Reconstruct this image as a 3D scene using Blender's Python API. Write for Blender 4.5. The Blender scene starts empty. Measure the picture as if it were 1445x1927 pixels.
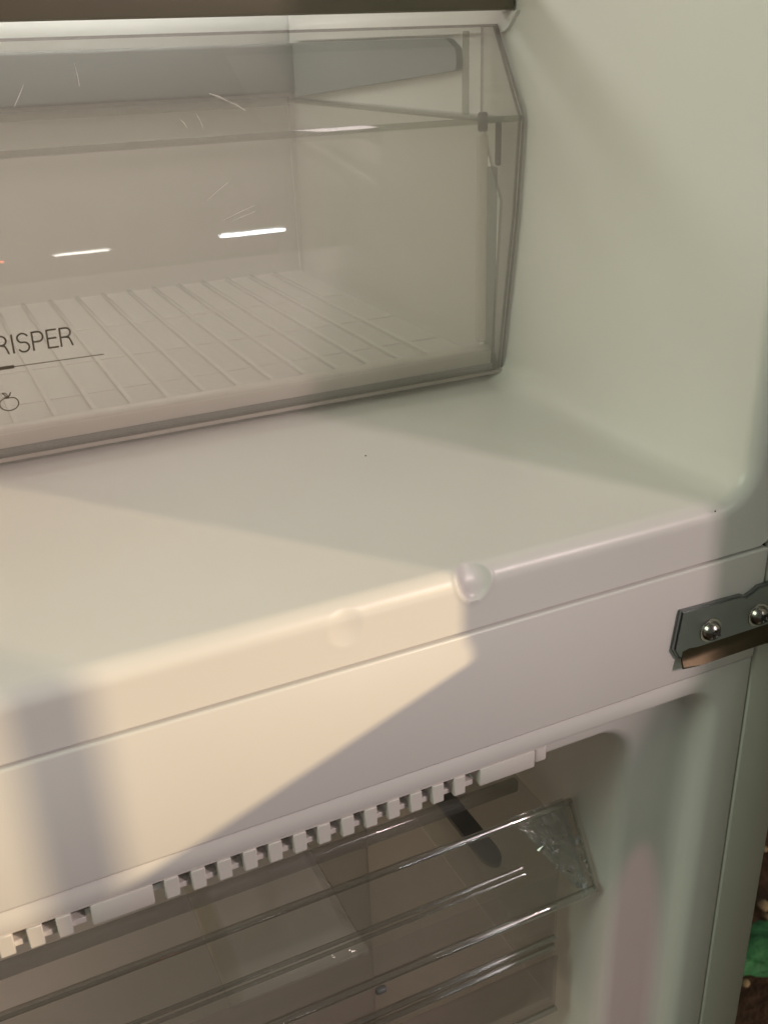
import bpy, bmesh, math, random
from mathutils import Vector, Matrix, noise
random.seed(4)
scene = bpy.context.scene
col = scene.collection

# ------------------------------------------------------------------ camera
F_PX, PW, PH = 1902.45, 1445.0, 1927.0
R = ((0.90228899, -0.20773112, 0.37778613),
     (-0.4299932, -0.36995911, 0.82355091),
     (-0.03131174, -0.90552639, -0.423133))
CAM = Vector((-0.30418, -0.31963, 0.22890))
cam_data = bpy.data.cameras.new('camera')
cam_data.sensor_fit = 'VERTICAL'; cam_data.sensor_height = 24.0
cam_data.lens = 24.0 * F_PX / PH
cam_data.clip_start = 0.01; cam_data.clip_end = 200
cam_data.dof.use_dof = True; cam_data.dof.focus_distance = 0.52; cam_data.dof.aperture_fstop = 11.0
cam = bpy.data.objects.new('camera', cam_data); col.objects.link(cam)
cam.matrix_world = Matrix(((R[0][0], -R[0][1], -R[0][2], CAM.x),
                           (R[1][0], -R[1][1], -R[1][2], CAM.y),
                           (R[2][0], -R[2][1], -R[2][2], CAM.z), (0, 0, 0, 1)))
scene.camera = cam

def at(px, py, axis, val):
    """point where the sight line of a photo pixel meets the plane axis = val"""
    d = (px - PW / 2, py - PH / 2, F_PX)
    r = Vector([sum(R[i][j] * d[j] for j in range(3)) for i in range(3)])
    return CAM + r * ((val - CAM[axis]) / r[axis])

# ------------------------------------------------------------------ light
world = bpy.data.worlds.new('World'); scene.world = world; world.use_nodes = True
bg = world.node_tree.nodes['Background']
bg.inputs[0].default_value = (0.50, 0.52, 0.44, 1); bg.inputs[1].default_value = 0.16

SUNK = 0.235
def lamp(name, kind, loc, energy, color, target=None, size=None, size_y=None):
    d = bpy.data.lights.new(name, kind); d.energy = energy; d.color = color
    if kind == 'AREA':
        d.shape = 'RECTANGLE'; d.size = size; d.size_y = size_y
    o = bpy.data.objects.new(name, d); col.objects.link(o); o.location = loc
    if target is not None:
        o.rotation_euler = (Vector(target) - Vector(loc)).to_track_quat('-Z', 'Y').to_euler()
    return o
sun = lamp('low_evening_sun', 'SUN', (1.2, -1.5, 0.6), 2.1, (1.0, 0.75, 0.42), target=(1.2 - .815, -0.5, 0.6 - SUNK))
sun.data.angle = math.radians(0.53)
key = lamp('doorway_light', 'AREA', (0.885, -1.60, 0.97), 13.8, (1.0, 0.74, 0.73), (0, 0, 0), 0.025, 0.35)
key_b = lamp('doorway_light', 'AREA', (0.85, -1.60, 0.97), 5.0, (1.0, 0.86, 0.87), (0, 0, 0), 0.35, 0.40)
glint_a = lamp('floor_glint_light', 'AREA', (0.535, -1.55, -0.535), 1.2, (0.92, 0.97, 1.0), (0.535, 0, -0.1), 0.30, 0.026)  # added strip lamps standing in for sunlit floor mirrored as streaks
glint_b = lamp('floor_glint_light', 'AREA', (0.063, -1.55, -0.545), 0.14, (1.0, 0.95, 0.90), (0.063, 0, -0.1), 0.12, 0.016)
red = lamp('red_indicator_light', 'AREA', (-0.135, -1.55, -0.55), 0.05, (1.0, 0.16, 0.05), (-0.135, 0, -0.1), 0.06, 0.014)
side = lamp('side_area_light', 'AREA', (-1.6, -0.34, 1.0), 9.8, (0.85, 1.0, 0.76), (0.0, 0.1, 0.2), 0.6, 0.8)  # soft greenish area lamp from the left, aimed at the right wall
inner = lamp('compartment_fill', 'AREA', (-0.20, 0.46, 0.42), 0.95, (0.99, 1.0, 0.92), (-0.19, 0.43, 0.0), 0.34, 0.05)  # added fill inside the compartment, brightens the crisper and wall top
pink = lamp('pink_patch_spot', 'SPOT', (-0.33, -0.90, -0.31), 3.6, (1.0, 0.36, 0.52), (0.001, 0.017, -0.305))  # added spot that throws the pink patch on the freezer step
pink.data.spot_size = math.radians(14.5); pink.data.spot_blend = 0.12; pink.data.use_square = True; pink.data.shadow_soft_size = 0.006
pink.scale = (0.17, 1.0, 1.0)

scene.view_settings.view_transform = 'Standard'; scene.view_settings.look = 'None'
scene.view_settings.exposure = 0.0; scene.view_settings.gamma = 1.0
scene.cycles.use_denoising = True
scene.cycles.max_bounces = 14; scene.cycles.transparent_max_bounces = 24
scene.cycles.sample_clamp_indirect = 6.0
scene.cycles.blur_glossy = 0.3

# ------------------------------------------------------------------ materials
def new_mat(name):
    m = bpy.data.materials.new(name); m.use_nodes = True
    nt = m.node_tree; nt.nodes.clear()
    out = nt.nodes.new('ShaderNodeOutputMaterial')
    return m, nt, out

def plastic(name, colour, rough=0.35, spec=0.5, var=0.04, bump=0.02, bscale=900, metallic=0.0, coat=0.0, vscale=14):
    m, nt, out = new_mat(name)
    b = nt.nodes.new('ShaderNodeBsdfPrincipled')
    tc = nt.nodes.new('ShaderNodeTexCoord')
    n1 = nt.nodes.new('ShaderNodeTexNoise'); n1.inputs['Scale'].default_value = vscale; n1.inputs['Detail'].default_value = 6
    nt.links.new(tc.outputs['Object'], n1.inputs['Vector'])
    mix = nt.nodes.new('ShaderNodeMix'); mix.data_type = 'RGBA'
    mix.inputs[6].default_value = (*[c * (1 - var) for c in colour], 1)
    mix.inputs[7].default_value = (*[min(1, c * (1 + var)) for c in colour], 1)
    nt.links.new(n1.outputs['Fac'], mix.inputs[0]); nt.links.new(mix.outputs[2], b.inputs['Base Color'])
    mr = nt.nodes.new('ShaderNodeMapRange')
    mr.inputs['To Min'].default_value = rough * 0.8; mr.inputs['To Max'].default_value = rough * 1.25
    n3 = nt.nodes.new('ShaderNodeTexNoise'); n3.inputs['Scale'].default_value = 60; n3.inputs['Detail'].default_value = 8
    nt.links.new(tc.outputs['Object'], n3.inputs['Vector'])
    nt.links.new(n3.outputs['Fac'], mr.inputs['Value']); nt.links.new(mr.outputs['Result'], b.inputs['Roughness'])
    b.inputs['Specular IOR Level'].default_value = spec; b.inputs['Metallic'].default_value = metallic
    b.inputs['Coat Weight'].default_value = coat
    if bump:
        n2 = nt.nodes.new('ShaderNodeTexNoise'); n2.inputs['Scale'].default_value = bscale; n2.inputs['Detail'].default_value = 3
        nt.links.new(tc.outputs['Object'], n2.inputs['Vector'])
        bp = nt.nodes.new('ShaderNodeBump'); bp.inputs['Strength'].default_value = bump; bp.inputs['Distance'].default_value = 0.002
        nt.links.new(n2.outputs['Fac'], bp.inputs['Height']); nt.links.new(bp.outputs['Normal'], b.inputs['Normal'])
    nt.links.new(b.outputs['BSDF'], out.inputs['Surface'])
    return m

def clear(name, tint=(0.96, 0.97, 0.95), milk=0.0, milk_col=(0.8, 0.8, 0.76), rough=0.03, ior=1.5, bump=0.0, bscale=120, refl=1.0, scratch=0.0):
    """thin clear plastic sheet: see-through, fresnel mirror, a share of milky scatter"""
    m, nt, out = new_mat(name)
    tr = nt.nodes.new('ShaderNodeBsdfTransparent'); tr.inputs[0].default_value = (*tint, 1)
    surf = tr.outputs[0]
    tc = nt.nodes.new('ShaderNodeTexCoord')
    if milk:
        df = nt.nodes.new('ShaderNodeBsdfDiffuse'); df.inputs[0].default_value = (*milk_col, 1)
        tl = nt.nodes.new('ShaderNodeBsdfTranslucent'); tl.inputs[0].default_value = (*milk_col, 1)
        ms = nt.nodes.new('ShaderNodeMixShader'); ms.inputs[0].default_value = 0.3
        nt.links.new(df.outputs[0], ms.inputs[1]); nt.links.new(tl.outputs[0], ms.inputs[2])
        mm = nt.nodes.new('ShaderNodeMixShader')
        mm.inputs[0].default_value = milk
        nt.links.new(surf, mm.inputs[1]); nt.links.new(ms.outputs[0], mm.inputs[2])
        surf = mm.outputs[0]
    gl = nt.nodes.new('ShaderNodeBsdfGlossy'); gl.inputs['Roughness'].default_value = rough
    fr = nt.nodes.new('ShaderNodeFresnel')
    ge = nt.nodes.new('ShaderNodeNewGeometry')      # same fresnel on both faces of the sheet
    ir = nt.nodes.new('ShaderNodeMapRange'); ir.inputs['To Min'].default_value = ior; ir.inputs['To Max'].default_value = 1.0 / ior
    nt.links.new(ge.outputs['Backfacing'], ir.inputs['Value']); nt.links.new(ir.outputs['Result'], fr.inputs['IOR'])
    if bump:
        n2 = nt.nodes.new('ShaderNodeTexNoise'); n2.inputs['Scale'].default_value = bscale; n2.inputs['Detail'].default_value = 4
        nt.links.new(tc.outputs['Object'], n2.inputs['Vector'])
        bp = nt.nodes.new('ShaderNodeBump'); bp.inputs['Strength'].default_value = bump; bp.inputs['Distance'].default_value = 0.004
        nt.links.new(n2.outputs['Fac'], bp.inputs['Height'])
        nt.links.new(bp.outputs['Normal'], gl.inputs['Normal']); nt.links.new(bp.outputs['Normal'], fr.inputs['Normal'])
    mx = nt.nodes.new('ShaderNodeMixShader')
    if refl != 1.0:
        mu = nt.nodes.new('ShaderNodeMath'); mu.operation = 'MULTIPLY'; mu.inputs[1].default_value = refl; mu.use_clamp = True
        nt.links.new(fr.outputs[0], mu.inputs[0]); nt.links.new(mu.outputs[0], mx.inputs[0])
    else:
        nt.links.new(fr.outputs[0], mx.inputs[0])
    nt.links.new(surf, mx.inputs[1]); nt.links.new(gl.outputs[0], mx.inputs[2])
    nt.links.new(mx.outputs[0], out.inputs['Surface'])
    return m

M = {}
M['liner'] = plastic('white_liner_plastic', (0.80, 0.79, 0.77), rough=0.33, var=0.03, bump=0.012, bscale=260)
M['plate'] = plastic('white_painted_steel', (0.78, 0.77, 0.75), rough=0.30, var=0.03, bump=0.01, bscale=300)
M['cabinet'] = plastic('off_white_cabinet_paint', (0.66, 0.66, 0.60), rough=0.4, var=0.03, bump=0.02, bscale=700)
M['grille'] = plastic('white_grille_plastic', (0.70, 0.67, 0.64), rough=0.45, var=0.03)
M['dark'] = plastic('dark_gap', (0.03, 0.027, 0.025), rough=0.8)
M['duct'] = plastic('reddish_dark_duct', (0.022, 0.007, 0.005), rough=0.7)
M['trim'] = plastic('olive_brown_trim', (0.16, 0.14, 0.095), rough=0.4, var=0.05)
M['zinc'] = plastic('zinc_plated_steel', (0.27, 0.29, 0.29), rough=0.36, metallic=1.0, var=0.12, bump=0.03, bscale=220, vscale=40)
M['zinc_dark'] = plastic('zinc_brown_reflection', (0.07, 0.055, 0.035), rough=0.42, metallic=1.0, var=0.25, bump=0.03, bscale=220, vscale=60)  # dark brown reflection on the bent flange put into the colour
M['screw'] = plastic('bright_screw_steel', (0.48, 0.46, 0.43), rough=0.24, metallic=1.0, var=0.1, bump=0.03, bscale=500)
M['bandgrey'] = plastic('grey_band_plastic', (0.30, 0.31, 0.31), rough=0.45, var=0.05)
M['railgrey'] = plastic('dark_grey_plastic', (0.13, 0.14, 0.14), rough=0.45, var=0.05)
M['ink'] = plastic('brown_grey_ink', (0.09, 0.075, 0.05), rough=0.6, bump=0)
M['speck'] = plastic('black_dirt', (0.03, 0.03, 0.025), rough=0.9, bump=0)
M['clear'] = clear('clear_plastic', tint=(0.985, 0.988, 0.98), milk=0.24, milk_col=(0.92, 0.87, 0.83), rough=0.02)  # milk share stands in for the room's haze reflected in the front
M['clear_in'] = clear('clear_plastic_inside', tint=(0.985, 0.988, 0.98), rough=0.03)
M['clear_edge'] = clear('clear_plastic_edge', tint=(0.55, 0.52, 0.53), milk=0.12, milk_col=(0.55, 0.52, 0.52), rough=0.08)
M['clear_edge2'] = clear('clear_plastic_fold', tint=(0.74, 0.75, 0.74), milk=0.10, rough=0.08)
M['rim'] = clear('satin_rim_plastic', tint=(0.95, 0.95, 0.94), milk=0.5, milk_col=(0.92, 0.86, 0.80), rough=0.2)
M['clear_rib'] = clear('clear_plastic_rib', tint=(0.80, 0.80, 0.77), milk=0.10, rough=0.10, refl=1.8)
M['milky'] = clear('milky_plastic', tint=(0.98, 0.98, 0.97), milk=0.26, milk_col=(0.94, 0.88, 0.83), rough=0.12)
M['milky_floor'] = clear('milky_floor_plastic', tint=(0.96, 0.96, 0.95), milk=0.7, milk_col=(0.90, 0.87, 0.83), rough=0.2)
M['smoke'] = clear('freezer_clear_plastic', tint=(0.90, 0.90, 0.88), milk=0.05, milk_col=(0.7, 0.66, 0.62), rough=0.03)
M['bead'] = clear('freezer_clear_bead', tint=(0.80, 0.80, 0.77), milk=0.05, rough=0.05, refl=5.0)
M['fmilky'] = clear('freezer_milky_plastic', tint=(0.92, 0.90, 0.88), milk=0.20, milk_col=(0.60, 0.50, 0.49), rough=0.15)
M['crinkle'] = clear('crinkled_clear_plastic', tint=(0.84, 0.86, 0.90), milk=0.34, milk_col=(0.82, 0.86, 0.95), rough=0.09, bump=0.25, bscale=200, refl=8.0)
M['film'] = clear('frosted_film', tint=(0.9, 0.9, 0.88), milk=0.8, milk_col=(0.78, 0.78, 0.72), rough=0.12, bump=0.5, bscale=60, refl=1.6)

# ------------------------------------------------------------------ mesh helpers
def obj(name, bm, mat, parent=None, smooth=True, angle=40):
    me = bpy.data.meshes.new(name)
    bmesh.ops.recalc_face_normals(bm, faces=bm.faces)
    bm.to_mesh(me); bm.free()
    for mm in (mat if isinstance(mat, (list, tuple)) else [mat]):
        me.materials.append(mm)
    o = bpy.data.objects.new(name, me); col.objects.link(o)
    if smooth:
        me.shade_smooth()
        try:
            me.set_sharp_from_angle(angle=math.radians(angle))
        except Exception:
            pass
    if parent is not None:
        o.parent = parent
    return o

def empty(name, loc=(0, 0, 0)):
    o = bpy.data.objects.new(name, None); col.objects.link(o); o.location = loc
    o.empty_display_size = 0.05
    return o

def tag(o, label=None, cat=None, group=None, kind=None):
    if label: o['label'] = label
    if cat: o['category'] = cat
    if group: o['group'] = group
    if kind: o['kind'] = kind
    return o

def box(bm, x0, x1, y0, y1, z0, z1, bevel=0.0, seg=2):
    vs = [bm.verts.new((x, y, z)) for x in (x0, x1) for y in (y0, y1) for z in (z0, z1)]
    fs = [(0, 1, 3, 2), (4, 6, 7, 5), (0, 4, 5, 1), (2, 3, 7, 6), (0, 2, 6, 4), (1, 5, 7, 3)]
    faces = [bm.faces.new([vs[i] for i in f]) for f in fs]
    if bevel:
        es = list({e for f in faces for e in f.edges})
        bmesh.ops.bevel(bm, geom=es, offset=bevel, segments=seg, affect='EDGES', profile=0.5)
    return faces

def boxo(name, mat, parent, x0, x1, y0, y1, z0, z1, bevel=0.0, seg=2):
    bm = bmesh.new(); box(bm, x0, x1, y0, y1, z0, z1, bevel, seg)
    return obj(name, bm, mat, parent)

def sweep_x(bm, prof, x0, x1, nx=1, closed=True, caps=True, mat_index=0):
    """profile of (y, z) points swept along X"""
    rows = []
    for i in range(nx + 1):
        x = x0 + (x1 - x0) * i / nx
        rows.append([bm.verts.new((x, y, z)) for y, z in prof])
    n = len(prof); faces = []
    for i in range(nx):
        for j in range(n if closed else n - 1):
            k = (j + 1) % n
            faces.append(bm.faces.new((rows[i][j], rows[i][k], rows[i + 1][k], rows[i + 1][j])))
    ends = []
    if caps and closed:
        ends = [bm.faces.new(rows[0]), bm.faces.new(rows[-1][::-1])]
    return faces, ends

def round_poly(pts, r, seg=4):
    """round the inner vertices of an open polyline in 2D; r is a radius or list"""
    out = [pts[0]]
    for i in range(1, len(pts) - 1):
        p = Vector(pts[i]); a = Vector(pts[i - 1]); b = Vector(pts[i + 1])
        rr = r[i] if isinstance(r, (list, tuple)) else r
        da = (a - p).normalized(); db = (b - p).normalized()
        t = min(rr, (a - p).length * .45, (b - p).length * .45)
        s, e = p + da * t, p + db * t
        for k in range(seg + 1):
            u = k / seg
            q = (1 - u) ** 2 * s + 2 * u * (1 - u) * p + u * u * e
            out.append((q.x, q.y))
    out.append(pts[-1])
    return out

def thicken(poly, th):
    """open 2D polyline -> closed outline of thickness th on its left side"""
    n = len(poly); off = []
    for i in range(n):
        a = Vector(poly[max(0, i - 1)]); b = Vector(poly[min(n - 1, i + 1)])
        d = (b - a).normalized(); nn = Vector((-d.y, d.x))
        off.append((poly[i][0] + nn.x * th, poly[i][1] + nn.y * th))
    return list(poly) + off[::-1]

def tube(bm, pts, r, seg=8, cap=True):
    rings = []
    n = len(pts)
    for i in range(n):
        a = Vector(pts[max(0, i - 1)]); b = Vector(pts[min(n - 1, i + 1)])
        d = (b - a).normalized()
        u = d.cross(Vector((0, 0, 1)))
        if u.length < 1e-3: u = d.cross(Vector((0, 1, 0)))
        u.normalize(); v = d.cross(u)
        rr = r[i] if isinstance(r, (list, tuple)) else r
        rings.append([bm.verts.new(Vector(pts[i]) + (u * math.cos(t) + v * math.sin(t)) * rr)
                      for t in [2 * math.pi * k / seg for k in range(seg)]])
    for i in range(n - 1):
        for k in range(seg):
            bm.faces.new((rings[i][k], rings[i][(k + 1) % seg], rings[i + 1][(k + 1) % seg], rings[i + 1][k]))
    if cap:
        bm.faces.new(rings[0][::-1]); bm.faces.new(rings[-1])

# ================================================================== ground
GZ = -0.80
def ground_mat():
    m, nt, out = new_mat('dark_brown_earth')
    b = nt.nodes.new('ShaderNodeBsdfPrincipled'); b.inputs['Roughness'].default_value = 0.9
    tc = nt.nodes.new('ShaderNodeTexCoord')
    n = nt.nodes.new('ShaderNodeTexNoise'); n.inputs['Scale'].default_value = 22; n.inputs['Detail'].default_value = 8
    nt.links.new(tc.outputs['Object'], n.inputs['Vector'])
    cr = nt.nodes.new('ShaderNodeValToRGB')
    cr.color_ramp.elements[0].position = 0.35; cr.color_ramp.elements[0].color = (0.012, 0.006, 0.003, 1)
    cr.color_ramp.elements[1].position = 0.7; cr.color_ramp.elements[1].color = (0.055, 0.028, 0.012, 1)
    nt.links.new(n.outputs['Fac'], cr.inputs[0]); nt.links.new(cr.outputs[0], b.inputs['Base Color'])
    bp = nt.nodes.new('ShaderNodeBump'); bp.inputs['Strength'].default_value = 0.7; bp.inputs['Distance'].default_value = 0.02
    nt.links.new(n.outputs['Fac'], bp.inputs['Height']); nt.links.new(bp.outputs['Normal'], b.inputs['Normal'])
    nt.links.new(b.outputs[0], out.inputs[0]); return m
bm = bmesh.new()
bmesh.ops.create_grid(bm, x_segments=60, y_segments=60, size=3.0)
for v in bm.verts:
    v.co.z = GZ + 0.012 * (noise.noise(v.co * 6) - 0.5)
tag(obj('ground', bm, ground_mat()), 'dark brown earth floor beyond the cabinet edge', 'ground', kind='structure')

# ================================================================== refrigerator
fridge = tag(empty('refrigerator', (0.0, 0.0, GZ)),
             'white refrigerator cabinet with steel hinge plate above the freezer opening', 'refrigerator')
def fpart(o):
    o.parent = fridge; o.matrix_parent_inverse = Matrix.Translation((0, 0, -GZ)); return o

XL = -0.58            # left inner wall, out of view
XW = 0.031            # right inner wall
ZF = 0.0285           # fridge compartment floor
YB = 0.57             # back wall
ZT = 0.95

# --- liner: floor, right wall and rounded lip lofted as one moulded shell
def edge_where(bm, fn): return [e for e in bm.edges if fn(e.verts[0].co, e.verts[1].co)]
bm = bmesh.new()
RF, RB = 0.017, 0.0080      # floor-to-wall fillet, front edge rounding
fx = [XL, -0.45, -0.35, -0.27, -0.22, -0.20]
x = -0.194
while x < -0.158: fx.append(x); x += 0.0015
fx += [-0.15, -0.14]; x = -0.1345
while x < -0.100: fx.append(x); x += 0.0007
fx += [-0.09, -0.06, -0.03, 0.0]
wz = [ZF + RF + 0.02, 0.09, 0.15, 0.25, 0.4, 0.6, ZT]
ccx, ccz = XW - RF, ZF + RF
def section(y, off, outer=0.0):
    """outer 0: path pushed off into the wall; 1: the flange's outer corner"""
    pts = [(x, ZF - off) for x in fx]
    r = RF + off
    for k in range(0, 15):
        t = math.pi / 2 * k / 14
        pts.append((ccx + r * math.sin(t), ccz - r * math.cos(t)))
    pts += [(XW + off, z) for z in wz]
    if outer:
        o = [(x, 0.0006) for x in fx]
        for k in range(0, 15):
            t = math.pi / 2 * k / 14
            dx, dz = math.sin(t), math.cos(t)
            lim = min((0.0478 - ccx) / max(dx, 1e-6), (ccz - 0.0006) / max(dz, 1e-6))
            o.append((ccx + lim * dx, ccz - lim * dz))
        o += [(0.0478, z) for z in wz]
        pts = [(p[0] + (q[0] - p[0]) * outer, p[1] + (q[1] - p[1]) * outer) for p, q in zip(pts, o)]
    return [bm.verts.new((px, y, pz)) for px, pz in pts]
rows = [section(y, 0) for y in (YB, 0.48, 0.40, 0.30, 0.22, 0.15, 0.10, 0.06, 0.035, 0.022, 0.018, 0.0165, 0.0150, 0.0138, 0.0126, 0.0114, 0.0104, 0.0096, 0.0088)]
for k in range(13):
    t = math.pi / 2 * k / 12
    rows.append(section(RB - RB * math.sin(t), RB - RB * math.cos(t)))
rows += [section(0.0, RB, u / 16) for u in range(1, 17)]
rows.append(section(0.012, RB, 1.0))
for a_, b_ in zip(rows, rows[1:]):
    for j in range(len(a_) - 1): bm.faces.new((a_[j], a_[j + 1], b_[j + 1], b_[j]))
def dimple(c, rad, depth, sharp):
    n = Vector((0, 0.83, -0.55)).normalized(); c = Vector(c)
    for v in bm.verts:
        d = v.co - c
        r = (d - n * d.dot(n)).length
        if r < rad * 1.25 and abs(d.dot(n)) < 0.02:
            t = r / rad
            f = max(0.0, 1 - t ** sharp) if t < 1 else 0.0
            ring = math.exp(-((t - 1.05) / 0.12) ** 2) * 0.12
            v.co += n * depth * (f - ring)
dimple((-0.1172, 0.0012, 0.0235), 0.0082, 0.0032, 3.0)
dimple((-0.176, 0.0, 0.0185), 0.0075, 0.0007, 1.6)
fpart(obj('inner_liner', bm, M['liner'], angle=50))

fpart(boxo('back_wall', M['liner'], None, XL, 0.06, YB + 0.001, YB + 0.04, -0.05, ZT))
fpart(boxo('side_wall', M['liner'], None, XL - 0.05, XL - 0.001, 0.0, YB, ZF, ZT))
fpart(boxo('ceiling_panel', M['liner'], None, XL - 0.05, 0.07, 0.0, YB, ZT + 0.001, ZT + 0.05))
fpart(boxo('rear_band', M['bandgrey'], None, XL + .01, 0.0300, 0.5525, 0.5705, 0.190, 0.229, 0.003, 3))  # grey band across the back wall
fpart(boxo('seam_backing', M['dark'], None, XL, 0.0476, 0.006, 0.02, -0.003, 0.0002))
# shelf rail on the right wall
bm = bmesh.new()
prof = round_poly([(0.208, 0.2412), (0.220, 0.2305), (0.55, 0.2305), (0.55, 0.2412)], 0.006)
rows = [[bm.verts.new((x, y, z)) for y, z in prof] for x in (0.0285, 0.042)]
for j in range(len(prof) - 1): bm.faces.new((rows[0][j], rows[0][j + 1], rows[1][j + 1], rows[1][j]))
bm.faces.new((rows[0][-1], rows[0][0], rows[1][0], rows[1][-1])); bm.faces.new(rows[0]); bm.faces.new(rows[1][::-1])
fpart(obj('shelf_rail', bm, M['liner']))

# grey band along the right wall, taller towards the back
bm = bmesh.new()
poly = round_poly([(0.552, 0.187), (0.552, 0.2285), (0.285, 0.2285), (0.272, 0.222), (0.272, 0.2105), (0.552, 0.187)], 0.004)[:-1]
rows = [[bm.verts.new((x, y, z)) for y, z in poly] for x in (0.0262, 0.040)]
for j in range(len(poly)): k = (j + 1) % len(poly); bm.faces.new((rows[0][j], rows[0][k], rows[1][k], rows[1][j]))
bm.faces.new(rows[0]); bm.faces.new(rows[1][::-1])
fpart(obj('side_band', bm, M['bandgrey']))
# --- painted steel strip between the compartments
fpart(boxo('mullion_panel', M['plate'], None, XL, 0.0474, -0.0012, 0.02, -0.0638, -0.0010, 0.0011, 3))
# --- cabinet edge strip and outer side
fpart(boxo('cabinet_edge', M['cabinet'], None, 0.0486, 0.0800, -0.0008, 0.05, GZ + 0.03, ZT + 0.05, 0.0014, 3))
fpart(boxo('cabinet_side', M['cabinet'], None, 0.0495, 0.0795, 0.052, 0.56, GZ + 0.03, ZT + 0.05, 0.002, 2))
fpart(boxo('edge_gap', M['dark'], None, 0.0476, 0.0484, 0.003, 0.03, GZ + 0.03, ZT))

# --- freezer liner: frame, rounded step and inner opening, one moulded sheet
bm = bmesh.new()
loops = [  # y, right x, top z, corner radius
    (0.0030, 0.0474, -0.0645, 0.001), (0.0002, 0.0472, -0.0647, 0.001), (0.0000, 0.0468, -0.0652, 0.001),
    (0.0000, 0.0310, -0.0745, 0.020), (0.0006, 0.0285, -0.0755, 0.020), (0.0025, 0.0262, -0.0768, 0.019),
    (0.0060, 0.0243, -0.0780, 0.018), (0.0100, 0.0228, -0.0790, 0.018), (0.0135, 0.0208, -0.0805, 0.017),
    (0.0157, 0.0170, -0.0830, 0.016), (0.0165, 0.0120, -0.0860, 0.016),
    (0.0175, -0.0080, -0.0955, 0.020), (0.0185, -0.0108, -0.0975, 0.021), (0.0210, -0.0130, -0.0992, 0.021),
    (0.0250, -0.0145, -0.1005, 0.020), (0.0400, -0.0155, -0.1015, 0.020), (0.36, -0.022, -0.108, 0.018)]
ZB = -0.70
rows = []
for y, xr, zt, r in loops:
    pts = [(XL, zt), (-0.30, zt), (-0.10, zt), (-0.06, zt)]
    pts.append((xr - r, zt))
    for k in range(1, 13):
        t = math.pi / 2 * k / 12
        pts.append((xr - r + r * math.sin(t), zt - r + r * math.cos(t)))
    pts += [(xr, -0.13), (xr, -0.20), (xr, -0.30), (xr, ZB)]
    rows.append([bm.verts.new((x, y, z)) for x, z in pts])
for a, b in zip(rows, rows[1:]):
    for j in range(len(a) - 1):
        bm.faces.new((a[j], a[j + 1], b[j + 1], b[j]))
fz = fpart(obj('freezer_liner', bm, M['liner'], angle=60))
fpart(boxo('freezer_back', M['liner'], None, XL, 0.0, 0.361, 0.38, ZB, -0.09))
fpart(boxo('freezer_side', M['liner'], None, XL - 0.05, XL - 0.001, 0.0, 0.36, ZB, -0.001))
fpart(boxo('freezer_base', M['liner'], None, XL - 0.05, 0.0474, 0.0, 0.36, ZB - 0.1, ZB - 0.001))

# --- air grille hanging under the strip
grille = fpart(empty('air_grille', (0, 0, 0)))
def gpart(o): o.parent = grille; return o
ZG = -0.0757
gpart(boxo('grille_rail', M['grille'], None, XL, -0.0775, 0.0006, 0.026, -0.0768, -0.0748, 0.0005))
gpart(boxo('end_block', M['grille'], None, -0.1135, -0.0835, 0.0001, 0.026, -0.0862, -0.0765, 0.0008))
gpart(boxo('end_cap', M['grille'], None, -0.0829, -0.0760, 0.0012, 0.024, -0.0855, -0.0765, 0.0014, 3))
gpart(boxo('solid_panel', M['grille'], None, -0.2905, -0.2655, 0.0001, 0.026, -0.0868, -0.0765, 0.0008))
gpart(boxo('duct_backing', M['duct'], None, XL, -0.084, 0.0095, 0.0110, -0.0856, -0.0766))
bm = bmesh.new()
box(bm, -0.0031, 0.0028, 0.0001, 0.008, -0.0868, -0.0765, 0.0004, 1)
box(bm, 0.0026, 0.0084, 0.0032, 0.0078, -0.0862, -0.0834, 0.0003, 1)
tooth = gpart(obj('grille_tooth', bm, M['grille']))
slots = [-0.1172 - 0.01115 * i for i in range(14)]
xs = [0.5 * (a + b) for a, b in zip(slots, slots[1:])] + [-0.2995, -0.3105, -0.3215, -0.3325, -0.3435]
for i, x in enumerate(xs):
    if i == 0: o = tooth
    else:
        o = tooth.copy(); col.objects.link(o)
    o.location.x = x - 0.0012
    o.location.z = -0.0002 * (i % 3)

# --- hinge plate with two screws
hinge = fpart(empty('hinge_bracket', (0, 0, 0)))
bm = bmesh.new()
outline = [(-0.0060, -0.0207), (-0.0085, -0.0420), (-0.0050, -0.0475), (0.0012, -0.0505), (0.0500, -0.0505), (0.090, -0.0505),
           (0.090, -0.0185), (0.0415, -0.0200), (0.0375, -0.0222), (0.0340, -0.0235), (0.0310, -0.0220)]
out2 = []
vs = [bm.verts.new((x, -0.0040, z)) for x, z in outline]
f = bm.faces.new(vs)
ret = bmesh.ops.extrude_face_region(bm, geom=[f])
for v in [g for g in ret['geom'] if isinstance(g, bmesh.types.BMVert)]: v.co.y = -0.0014
fe = edge_where(bm, lambda a, b: abs(a.y + .004) < 1e-6 and abs(b.y + .004) < 1e-6)
bmesh.ops.bevel(bm, geom=fe, offset=0.0009, segments=2, affect='EDGES')
hp = obj('hinge_plate', bm, M['zinc'], hinge, angle=30)
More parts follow.
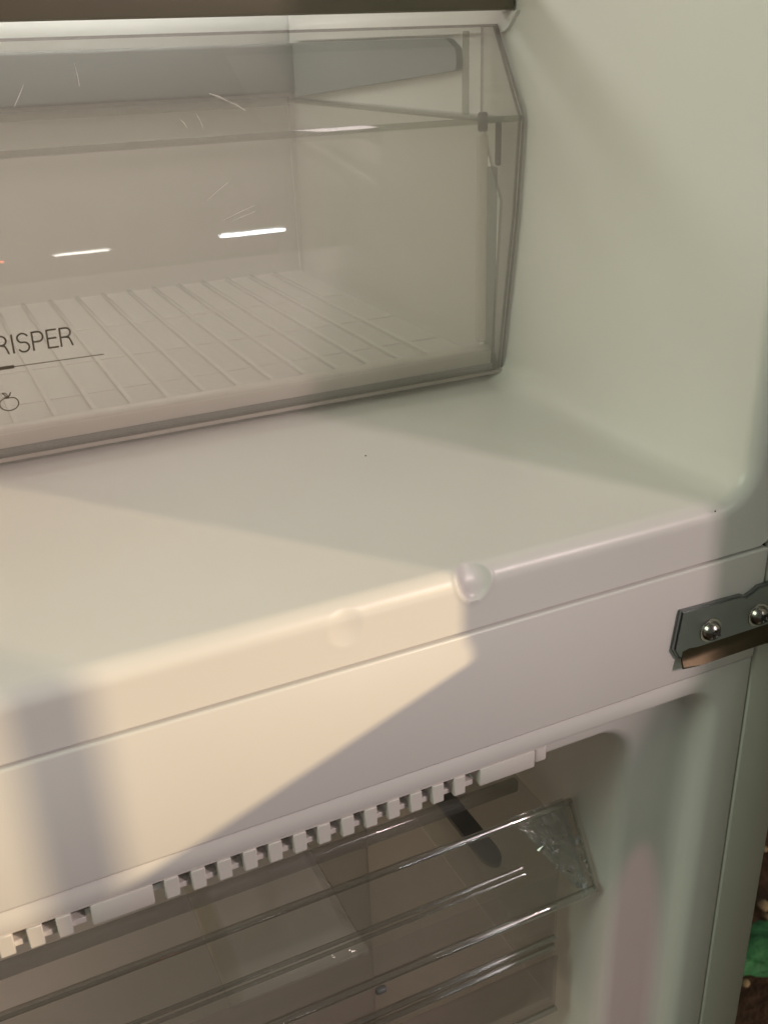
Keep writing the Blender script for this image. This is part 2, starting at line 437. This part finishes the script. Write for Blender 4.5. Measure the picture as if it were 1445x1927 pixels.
# bent lower flange reaching forward
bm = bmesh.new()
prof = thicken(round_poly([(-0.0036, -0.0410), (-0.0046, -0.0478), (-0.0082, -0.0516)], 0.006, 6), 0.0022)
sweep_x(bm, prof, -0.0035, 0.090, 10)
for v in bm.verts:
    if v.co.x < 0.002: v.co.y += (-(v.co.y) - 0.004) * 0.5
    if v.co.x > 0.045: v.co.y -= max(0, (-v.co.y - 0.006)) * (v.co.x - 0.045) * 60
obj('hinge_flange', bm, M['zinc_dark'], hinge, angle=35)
def screw(x, z, rot):
    bm = bmesh.new()
    prof = [(0.0, 0.0042), (0.0022, 0.0040), (0.0038, 0.0032), (0.0048, 0.0018), (0.0052, 0.0004), (0.0064, 0.0003), (0.0066, 0.0)]
    rings = []
    for r, h in prof[1:]:
        rings.append([bm.verts.new((r * math.cos(t), -h, r * math.sin(t))) for t in [2 * math.pi * k / 24 for k in range(24)]])
    top = bm.verts.new((0, -0.0030, 0))
    for k in range(24): bm.faces.new((top, rings[0][k], rings[0][(k + 1) % 24]))
    for a, b in zip(rings, rings[1:]):
        for k in range(24): bm.faces.new((a[k], b[k], b[(k + 1) % 24], a[(k + 1) % 24]))
    o = obj('screw', bm, M['screw'], hinge, angle=50)
    o.location = (x, -0.0041, z); o.rotation_euler = (0, rot, 0)
    bm = bmesh.new()
    box(bm, -0.0027, 0.0027, -0.0046, -0.0030, -0.0005, 0.0005); box(bm, -0.0005, 0.0005, -0.0045, -0.0030, -0.0027, 0.0027)
    s = obj('cross_slot', bm, M['dark'], o, smooth=False)
    return o
screw(0.0128, -0.0362, 0.5); screw(0.0432, -0.0362, 0.9)

# --- open doors, hinged on the right of the cabinet
def door(name, phi, z0, z1, w, shift):
    d = empty(name, (0.088 + shift, -0.032, 0)); fpart(d)
    d.rotation_euler = (0, 0, phi)
    boxo('door_panel', M['cabinet'], d, 0.0, 0.052, -w, 0.0, z0, z1, 0.006, 3)
    boxo('door_liner', M['liner'], d, -0.022, 0.0, -w + 0.035, -0.035, z0 + 0.03, z1 - 0.04, 0.008, 3)
    bm = bmesh.new()
    for a in ((-w + .012, -w + .026), (-.026, -.012)): box(bm, -0.012, -0.0002, a[0], a[1], z0 + .012, z1 - .012, 0.003, 2)
    for a in ((z0 + .012, z0 + .026), (z1 - .026, z1 - .012)): box(bm, -0.0118, -0.0004, -w + .02, -.02, a[0], a[1], 0.003, 2)
    obj('door_gasket', bm, M['liner'], d)
    return d
def sun_x(x, y): return x + 0.815 * y
W_D = 0.55
d1 = door('refrigerator_door', math.radians(24), 0.078, 0.98, W_D, 0.0)
ang = d1.rotation_euler.z
cs = [(-0.022, -W_D + .035), (0, -W_D), (0.052, -W_D)]
mn = min(sun_x(0.088 + x * math.cos(ang) - y * math.sin(ang), -0.032 + x * math.sin(ang) + y * math.cos(ang)) for x, y in cs)
d1.location.x += -0.1255 - mn
d2 = door('freezer_door', math.radians(10.5), -0.72, 0.0645, W_D + .02, 0.006)

# --- specks of dirt stuck to the liner
for px, py, ax, v, r in ((1320, 115, 0, XW + .0008, .0006), (1372, 122, 0, XW + .0008, .0004), (688, 858, 2, ZF, .0005), (1345, 962, 1, 0.0004, .0005)):
    p = at(px, py, ax, v)
    bm = bmesh.new(); bmesh.ops.create_icosphere(bm, subdivisions=1, radius=r)
    o = fpart(obj('dirt_speck', bm, M['speck'])); o.location = p

# ================================================================== glass shelf above the crisper
shelf = tag(empty('glass_shelf', (-0.25, 0.22, 0.246)), 'glass shelf with olive brown front trim above the crisper drawer', 'shelf')
def spart(o): o.parent = shelf; o.matrix_parent_inverse = Matrix.Translation((0.25, -0.22, -0.246)); return o
spart(boxo('front_trim', M['trim'], None, XL + .004, 0.0295, 0.2120, 0.2260, 0.2417, 0.2620, 0.0015, 2))
spart(boxo('glass_pane', M['clear'], None, XL + .006, 0.0290, 0.2262, 0.565, 0.2500, 0.2540, 0.0004, 1))

# ================================================================== crisper drawer
crisp = tag(empty('crisper_drawer', (-0.25, 0.30, ZF)), 'clear plastic drawer lettered CRISPER standing on the white compartment floor', 'drawer')
def cpart(o): o.parent = crisp; o.matrix_parent_inverse = Matrix.Translation((0.25, -0.30, -ZF)); return o
XC = 0.0282; XCL = -0.515
# outer front: bent clear sheet
front_line = round_poly([(0.2225, 0.0310), (0.2160, 0.0350), (0.2010, 0.1340), (0.1968, 0.1880), (0.2280, 0.2350)],
                        [0, .003, .012, .006, 0], 5)
bm = bmesh.new()
prof = thicken(front_line, -0.0026)
n = len(front_line)
faces, ends = sweep_x(bm, prof, XCL, XC, 1)
me_idx = {f: 0 for f in faces}
for i, f_ in enumerate(faces):
    if i in (n - 1, 2 * n - 1): f_.material_index = 1
    elif i >= n: f_.material_index = 2
for f_ in ends: f_.material_index = 1
fs = cpart(obj('front_panel', bm, [M['clear'], M['clear_edge'], M['clear_in']], angle=80))
# handle rib along the bend
bm = bmesh.new()
sweep_x(bm, round_poly([(0.1990, 0.1850), (0.1986, 0.1882), (0.2090, 0.1872), (0.2092, 0.1836), (0.1990, 0.1850)], 0.0008, 3)[:-1], XCL, XC - 0.0008, 1)
cpart(obj('handle_rib', bm, M['clear_rib'], angle=60))
# bottom rim: bevelled bar along the lower front edge
bm = bmesh.new()
sweep_x(bm, round_poly([(0.2190, 0.0455), (0.2168, 0.0380), (0.2200, 0.0335), (0.2300, 0.0330), (0.2330, 0.0450), (0.2190, 0.0455)], 0.002, 3)[:-1], XCL, XC - 0.0032, 1)
cpart(obj('bottom_rim', bm, M['clear_edge2'], angle=60))
bm = bmesh.new()
sweep_x(bm, round_poly([(0.2150, 0.0410), (0.2134, 0.0512), (0.2210, 0.0530), (0.2220, 0.0470), (0.2180, 0.0400), (0.2150, 0.0410)], 0.003, 4)[:-1], XCL, XC - 0.0095, 1)
cpart(obj('rim_bevel', bm, M['rim'], angle=60))
bm = bmesh.new()
sweep_x(bm, [(0.2222, 0.0300), (0.2146, 0.0336), (0.2142, 0.0358), (0.2215, 0.0330)], XCL, XC - 0.0006, 1)
cpart(obj('bottom_edge', bm, M['rim'], angle=30))
# side flange: the narrow clear wing closing the front at its right end
bm = bmesh.new()
wing = [(0.2230, 0.0320), (0.2185, 0.0360), (0.2040, 0.1340), (0.1998, 0.1870), (0.2290, 0.2340), (0.2420, 0.2340), (0.2420, 0.1860), (0.2330, 0.1650), (0.2180, 0.1395), (0.2260, 0.0420)]
a = [bm.verts.new((XC - 0.0005, y, z)) for y, z in wing]; b = [bm.verts.new((XC - 0.0025, y, z)) for y, z in wing]
fa = bm.faces.new(a); fb = bm.faces.new(b[::-1])
for i in range(len(wing)):
    j = (i + 1) % len(wing); q = bm.faces.new((a[i], b[i], b[j], a[j])); q.material_index = 1
cpart(obj('side_wing', bm, [M['clear'], M['clear_edge']], angle=20))
# body: milky box behind the front
XB = 0.0172
bm = bmesh.new(); sweep_x(bm, round_poly([(0.2248, 0.186), (0.2262, 0.036), (0.5440, 0.0385), (0.550, 0.186)], 0.012, 5), XCL + .012, XB, 1, closed=False)
cpart(obj('drawer_body', bm, M['milky'], angle=50))
bm = bmesh.new()
side_o = [(0.2270, 0.038), (0.5430, 0.0405), (0.5490, 0.186), (0.2255, 0.186)]
bm.faces.new([bm.verts.new((XB + .0004, y, z)) for y, z in side_o])
cpart(obj('side_panel', bm, M['milky'], smooth=False))
side2 = [o for o in crisp.children if o.name.startswith('side_panel')][0].copy(); col.objects.link(side2); side2.location.x = XCL + 0.012 - XB
boxo_ = cpart(boxo('floor_plate', M['milky_floor'], None, XCL + .014, XB - .002, 0.230, 0.540, 0.0425, 0.0440))
bm = bmesh.new(); box(bm, -0.0016, 0.0016, 0.234, 0.536, 0.0440, 0.0466, 0.0007, 2)
rib = cpart(obj('floor_rib', bm, M['milky_floor']))
k = 0
x = -0.012
while x > XCL + 0.03:
    if k: o = rib.copy(); col.objects.link(o)
    else: o = rib
    o.location.x = x; x -= 0.0212; k += 1
bm = bmesh.new(); box(bm, XCL + .02, XB - .004, -0.0010, 0.0010, 0.0441, 0.0448, 0.0003, 1)
cr = cpart(obj('cross_rib', bm, M['milky_floor'])); cr.location.y = 0.276
for y in (0.345, 0.43):
    o = cr.copy(); col.objects.link(o); o.location.y = y
# rear top rim and corner post of the drawer
cpart(boxo('rear_rim', M['clear_rib'], None, XCL + .012, XB + .002, 0.547, 0.551, 0.181, 0.188, 0.001, 2))
cpart(boxo('top_rim', M['clear_rib'], None, XB - 0.0008, XB + 0.0095, 0.2150, 0.548, 0.1835, 0.1868, 0.0008, 2))
cpart(boxo('corner_post', M['clear_edge'], None, XB + 0.0030, XB + 0.0062, 0.2130, 0.2160, 0.160, 0.1832, 0.0008, 2))
cpart(boxo('side_strip', M['clear_edge2'], None, XB + 0.0012, XB + 0.0068, 0.2175, 0.2235, 0.0400, 0.1590, 0.0012, 3))
cpart(boxo('side_bevel', M['rim'], None, XB - 0.0052, XB + 0.0006, 0.2175, 0.2240, 0.0540, 0.1780, 0.0024, 4))
cpart(boxo('corner_catch', M['clear_edge'], None, 0.0078, 0.0125, 0.2100, 0.2150, 0.1795, 0.1900, 0.0012, 3))
cpart(boxo('wing_post', M['clear_rib'], None, 0.0040, 0.0075, 0.2230, 0.2262, 0.1880, 0.2320, 0.0008, 2))

# --- print on the front: lettering, slider line, tomato
nrm = Vector((0, -(0.134 - 0.035), -(0.216 - 0.201))).normalized()
upv = Vector((0, 0.201 - 0.216, 0.134 - 0.035)).normalized()
P0 = Vector((0, 0.2160, 0.0350)) + nrm * 0.00025
def on_panel(x, t): return Vector((x, P0.y, P0.z)) + upv * t
def stroke(bm, pts, w):
    n = len(pts); L = []; Rr = []
    for i in range(n):
        a = Vector(pts[max(0, i - 1)]); b = Vector(pts[min(n - 1, i + 1)])
        d = (b - a).normalized(); q = Vector((-d.y, d.x)) * w / 2
        L.append(Vector(pts[i]) + q); Rr.append(Vector(pts[i]) - q)
    lv = [bm.verts.new(on_panel(p.x, p.y)) for p in L]; rv = [bm.verts.new(on_panel(p.x, p.y)) for p in Rr]
    for i in range(n - 1): bm.faces.new((lv[i], lv[i + 1], rv[i + 1], rv[i]))
def arc(cx, cy, rx, ry, a0, a1, n=14):
    return [(cx + rx * math.cos(math.radians(a0 + (a1 - a0) * i / n)), cy + ry * math.sin(math.radians(a0 + (a1 - a0) * i / n))) for i in range(n + 1)]
def letter(ch):
    w, h = 0.0051, 0.0101
    if ch == 'I': return [[(0, 0), (0, h)]], 0
    if ch == 'P': return [[(0, 0), (0, h)], [(0, h - .0003), (.0028, h - .0003)] + arc(.0028, h - .0029, .0023, .0026, 90, -90) + [(0, h - .0055)]], w
    if ch == 'R': return [[(0, 0), (0, h)], [(0, h - .0003), (.0028, h - .0003)] + arc(.0028, h - .0027, .0023, .0024, 90, -90) + [(0, h - .0051)], [(.0024, h - .0051), (.0042, h - .0058), (.0050, .0022), (.0056, 0)]], w
    if ch == 'E': return [[(0, 0), (0, h)], [(0, h - .0003), (.0048, h - .0003)], [(0, h * .53), (.0045, h * .53)], [(0, .0003), (.0050, .0003)]], w
    if ch == 'S': return [arc(.0027, h - .0026, .0025, .0024, 15, 250, 14) + arc(.0028, .0027, .0026, .0026, 75, -160, 16)], w
    if ch == 'C': return [arc(.0027, h / 2, .0026, h / 2 - .0002, 50, 310, 22)], w
T0 = 0.0578
for ch, x in (('C', -0.2795), ('R', -0.2712), ('I', -0.2632), ('S', -0.2609), ('P', -0.2535), ('E', -0.2463), ('R', -0.2399)):
    bm = bmesh.new()
    for st in letter(ch)[0]: stroke(bm, [(x + a_, T0 + b_) for a_, b_ in st], 0.0009)
    cpart(obj('printed_letter', bm, M['ink'], smooth=False))
bm = bmesh.new(); stroke(bm, [(-0.31, 0.0512), (-0.2194, 0.0504)], 0.00042)
cpart(obj('slider_line', bm, M['ink'], smooth=False))
bm = bmesh.new(); stroke(bm, [(-0.282, 0.05105), (-0.2644, 0.0509)], 0.0018)
for v in bm.verts: v.co += nrm * 0.0002
cpart(obj('slider_mark', bm, M['ink'], smooth=False))
bm = bmesh.new()
cx, cy = -0.2699, 0.0310
pts = []
for i in range(41):
    t = math.radians(90 + 360 * i / 40); r = 0.0046
    dip = 0.0007 * math.exp(-((min(i, 40 - i)) / 3.0) ** 2)
    pts.append((cx + r * math.cos(t), cy + (r * 0.84) * math.sin(t) - dip))
stroke(bm, pts, 0.00055)
stroke(bm, [(cx, cy + .0034), (cx - .0026, cy + .0064)], 0.00055); stroke(bm, [(cx, cy + .0034), (cx + .0017, cy + .0062)], 0.00055)
stroke(bm, [(cx - .0026, cy + .0064), (cx - .0008, cy + .0060), (cx + .0001, cy + .0040)], 0.0005)
stroke(bm, [(cx - .0022, cy + .0040), (cx - .0006, cy + .0037), (cx + .0012, cy + .0046)], 0.0005)
cpart(obj('printed_tomato', bm, M['ink'], smooth=False))

# --- scuffs on the clear front, their glints put into white colour
M['scuff'] = plastic('scuff_glint_white', (0.85, 0.84, 0.80), rough=0.5, bump=0)
def front_y(z):
    for (y0, z0), (y1, z1) in zip(front_line, front_line[1:]):
        if z0 <= z <= z1: return y0 + (y1 - y0) * (z - z0) / max(1e-9, z1 - z0) - 0.0002
    return 0.2
def on_front(px, py):
    y = 0.205
    for _ in range(12): y = front_y(at(px, py, 1, y).z)
    return at(px, py, 1, y)
for pa, pb, w in (((394, 176), (428, 190), .00045), ((428, 190), (462, 208), .00035), ((391, 376), (430, 343), .00018), ((420, 415), (478, 387), .00022), ((438, 416), (480, 398), .0002),
                  ((140, 120), (150, 162), .0003), ((45, 160), (28, 200), .0003), ((340, 225), (352, 240), .0002), ((370, 215), (382, 240), .0002)):
    bm = bmesh.new(); p, q = on_front(*pa), on_front(*pb); m_ = p.lerp(q, .5) + Vector((0.0002, -0.0001, 0.0003))
    tube(bm, [p, m_, q], [w * .4, w, w * .5], 5)
    cpart(obj('scuff_glint', bm, M['scuff']))

# ================================================================== freezer drawer
fd = tag(empty('freezer_drawer', (-0.25, 0.06, -0.345)), 'clear plastic freezer drawer with tilted handle flap under the air grille', 'drawer')
def dpart(o): o.parent = fd; o.matrix_parent_inverse = Matrix.Translation((0.25, -0.06, 0.345)); return o
XD = -0.0200; XDL = -0.505
T = (0.0550, -0.1745); B = (0.0270, -0.2170)
def fl(u, off=0.0):  # point on the tilted flap, u from top to bottom
    d = Vector((B[0] - T[0], B[1] - T[1])).normalized(); q = Vector((d.y, -d.x))
    return (T[0] + (B[0] - T[0]) * u + q.x * off, T[1] + (B[1] - T[1]) * u + q.y * off)
bm = bmesh.new()
sweep_x(bm, thicken([fl(0.02), fl(.25), fl(.5), fl(.75), fl(0.98)], 0.0022), XDL, XD, 24)
for v in bm.verts:
    s = 0.0008 * noise.noise(Vector((v.co.x * 9, v.co.z * 20, 3)))
    v.co.y += s
dpart(obj('handle_flap', bm, [M['smoke']], angle=60))
for nm, u, r in (('flap_bead', 0.0, .0022), ('flap_bead', 0.50, .0013), ('flap_bead', 0.57, .0011), ('flap_bead', 1.0, .0024)):
    bm = bmesh.new(); y, z = fl(u, 0.0005 if u in (0.0, 1.0) else -0.0012)
    xe = XD if u in (0.0, 1.0) else -0.060
    tube(bm, [(XDL, y, z), (-0.3, y, z), (xe, y, z)], r, 12)
    dpart(obj(nm, bm, M['bead'], angle=60))
bm = bmesh.new(); tube(bm, [(XD, *fl(0)), (XD, *fl(1))], 0.0012, 8); dpart(obj('flap_end_bead', bm, M['bead'], angle=60))
# crinkled moulded end of the flap
bm = bmesh.new()
NX, NZ = 16, 18
g = []
for i in range(NX + 1):
    row = []
    for j in range(NZ + 1):
        u = j / NZ; x0 = -0.058 + 0.030 * u; x1 = XD - 0.001
        xx = x0 + (x1 - x0) * i / NX
        y, z = fl(u, -0.0035)
        dd = noise.noise(Vector((xx * 110, u * 6.0, 1.7))) * 0.0040 + noise.noise(Vector((xx * 300, u * 14.0, 5.1))) * 0.0022
        edge = min(1, min(i, NX - i, j, NZ - j) / 4)
        row.append(bm.verts.new((xx + 0.0012 * edge * noise.noise(Vector((xx * 240, u * 12, 9))), y + 0.003 + dd * edge, z)))
    g.append(row)
for i in range(NX):
    for j in range(NZ): bm.faces.new((g[i][j], g[i + 1][j], g[i + 1][j + 1], g[i][j + 1]))
dpart(obj('flap_end', bm, M['crinkle'], smooth=False))
# blue-white shards at the flap end, highlights put into their colour
M['shard'] = clear('glint_shard_plastic', tint=(0.9, 0.93, 1.0), milk=0.55, milk_col=(0.84, 0.89, 1.0), rough=0.08, refl=6.0)
bm = bmesh.new(); rnd = random.Random(11)
for q in range(46):
    w_ = rnd.random()
    if q < 32: u = 0.25 + 0.70 * w_; xx = -0.0545 + 0.030 * u + rnd.gauss(0, .0016)
    else: u = 0.35 + 0.55 * w_; xx = -0.0245 + rnd.gauss(0, .0012)
    y, z = fl(u, 0.001); c = Vector((xx, y - 0.0022, z)); L = 0.0012 + 0.0026 * rnd.random()
    vv = [bm.verts.new(c + Vector((rnd.uniform(-1, 1) * L * .8, rnd.uniform(-1, 1) * .0010, rnd.uniform(-1, 1) * L))) for _ in range(4)]
    for f3 in ((0, 1, 2), (0, 2, 3), (0, 3, 1)): bm.faces.new([vv[i] for i in f3])
dpart(obj('glint_shard', bm, M['shard'], smooth=False))['kind'] = 'stuff'
# drawer box
bm = bmesh.new()
sweep_x(bm, round_poly([(0.0500, -0.2210), (0.0505, -0.3300), (0.3300, -0.3300), (0.3360, -0.1900)], 0.008, 4), XDL, -0.0300, 1, closed=False)
dpart(obj('drawer_body', bm, M['fmilky'], angle=50))
dpart(boxo('side_panel', M['smoke'], None, -0.0300, -0.0284, 0.0505, 0.3330, -0.3290, -0.1850))
for z in (-0.2705, -0.2780):
    bm = bmesh.new(); tube(bm, [(XDL, 0.0480, z), (-0.0310, 0.0480, z)], 0.0019, 10); dpart(obj('front_ledge', bm, M['bead'], angle=60))
dpart(boxo('lower_front', M['fmilky'], None, XDL, -0.0305, 0.0440, 0.0462, -0.3280, -0.2830, 0.0008, 2))
bm = bmesh.new(); tube(bm, [(XDL, 0.0445, -0.3290), (-0.0300, 0.0445, -0.3290)], 0.0022, 10); dpart(obj('bottom_bead', bm, M['bead'], angle=60))
dpart(boxo('upper_bar', M['clear_edge2'], None, XDL, -0.0320, 0.0900, 0.0960, -0.1900, -0.1810, 0.002, 3))
dpart(boxo('divider_catch', M['railgrey'], None, -0.1500, -0.1435, 0.0480, 0.0520, -0.2570, -0.2530, 0.0015, 3))
# dark guide rail with rounded nose, running back along the drawer
bm = bmesh.new()
prof = []
for i in range(13):
    t = math.pi * i / 12 - math.pi
    prof.append((0.070 + 0.010 * math.sin(t) , 0.0065 * math.cos(t)))
a = at(948, 1628, 1, 0.062)
pts = [(-0.0065, 0.20), (-0.0065, 0.074)] + [(-0.0065 * math.cos(math.pi * i / 10), 0.074 - 0.012 * math.sin(math.pi * i / 10)) for i in range(1, 10)] + [(0.0065, 0.074), (0.0065, 0.20)]
lo = [bm.verts.new((a.x - .004 + x, y, a.z)) for x, y in pts]; hi = [bm.verts.new((a.x - .004 + x, y, a.z + 0.003)) for x, y in pts]
bm.faces.new(lo); bm.faces.new(hi[::-1])
for i in range(len(pts)): j = (i + 1) % len(pts); bm.faces.new((lo[i], lo[j], hi[j], hi[i]))
dpart(obj('guide_rail', bm, M['railgrey'], angle=40))

# frosted packet lying in the drawer
bm = bmesh.new()
NX, NY = 40, 24
g = []
for i in range(NX + 1):
    row = []
    for j in range(NY + 1):
        x = -0.229 + 0.080 * i / NX; y = 0.060 + 0.16 * j / NY
        e = min(1, min(i, NX - i) / 5) * min(1, min(j, NY - j) / 3)
        z = -0.232 + 0.010 * e + 0.003 * noise.noise(Vector((x * 60, y * 25, 0.3)))
        row.append((x, y, z))
    g.append(row)
tv = [[bm.verts.new(p) for p in row] for row in g]
bv = [[bm.verts.new((p[0], p[1], -0.236 - 0.006 * (1 if 0 < i < NX and 0 < j < NY else 0))) for j, p in enumerate(row)] for i, row in enumerate(g)]
for i in range(NX):
    for j in range(NY):
        bm.faces.new((tv[i][j], tv[i + 1][j], tv[i + 1][j + 1], tv[i][j + 1])); bm.faces.new((bv[i][j], bv[i][j + 1], bv[i + 1][j + 1], bv[i + 1][j]))
ring = [(i, 0) for i in range(NX)] + [(NX, j) for j in range(NY)] + [(i, NY) for i in range(NX, 0, -1)] + [(0, j) for j in range(NY, 0, -1)]
for q in range(len(ring)):
    (i, j), (k_, l_) = ring[q], ring[(q + 1) % len(ring)]
    bm.faces.new((tv[i][j], bv[i][j], bv[k_][l_], tv[k_][l_]))
tag(obj('frosted_packet', bm, M['film'], angle=70), 'pale frosted film packet inside the freezer drawer', 'packet')

# ================================================================== out in front: unseen pole, added to shade the strip
bm = bmesh.new()
px_, py_ = -0.2915 + 0.815 * 1.3, -1.3
tube(bm, [(px_, py_, GZ), (px_, py_, 0.2), (px_, py_, 1.6)], 0.0120, 16)
tag(obj('pole', bm, M['cabinet']), 'unseen slim pole added in front of the open doors to cast shade', 'pole')

# ================================================================== bits lying on the ground
green = plastic('green_cloth', (0.02, 0.13, 0.05), rough=0.8, var=0.3, bump=0.6, bscale=160, vscale=60)
p = at(1432, 1785, 2, GZ + 0.015)
bm = bmesh.new(); bmesh.ops.create_icosphere(bm, subdivisions=4, radius=1.0)
for v in bm.verts:
    c = v.co.copy(); s = 1 + 0.35 * noise.noise(c * 1.6) + 0.18 * noise.noise(c * 4.5) + 0.07 * noise.noise(c * 11)
    v.co = Vector((c.x * 0.055 * s + 0.02 * c.y, c.y * 0.035 * s, max(c.z, -0.6) * 0.016 * s))
o = obj('green_rag', bm, green); o.location = p; o.rotation_euler = (0, 0, -0.5)
tag(o, 'crumpled bright green rag on the dark ground', 'rag')
peb = plastic('pale_stone', (0.16, 0.13, 0.08), rough=0.9, var=0.2)
for px, py, r, lab in ((1435, 1704, .0085, 'pale tan pebble beside the green rag, larger one'), (1443, 1725, .006, 'small pale tan pebble next to the larger pebble'), (1402, 1850, .006, 'dull pebble close to the cabinet edge below the rag'), (1436, 1597, .006, 'faint pebble farthest behind the cabinet edge')):
    q = at(px, py, 2, GZ + r * .5)
    bm = bmesh.new(); bmesh.ops.create_icosphere(bm, subdivisions=2, radius=r)
    for v in bm.verts: v.co *= 1 + 0.3 * noise.noise(v.co * 120 + Vector((px, 0, 0)))
    o = obj('pebble', bm, peb); o.location = q; o.scale.z = 0.6
    tag(o, lab, 'pebble', 'pebbles on the ground')
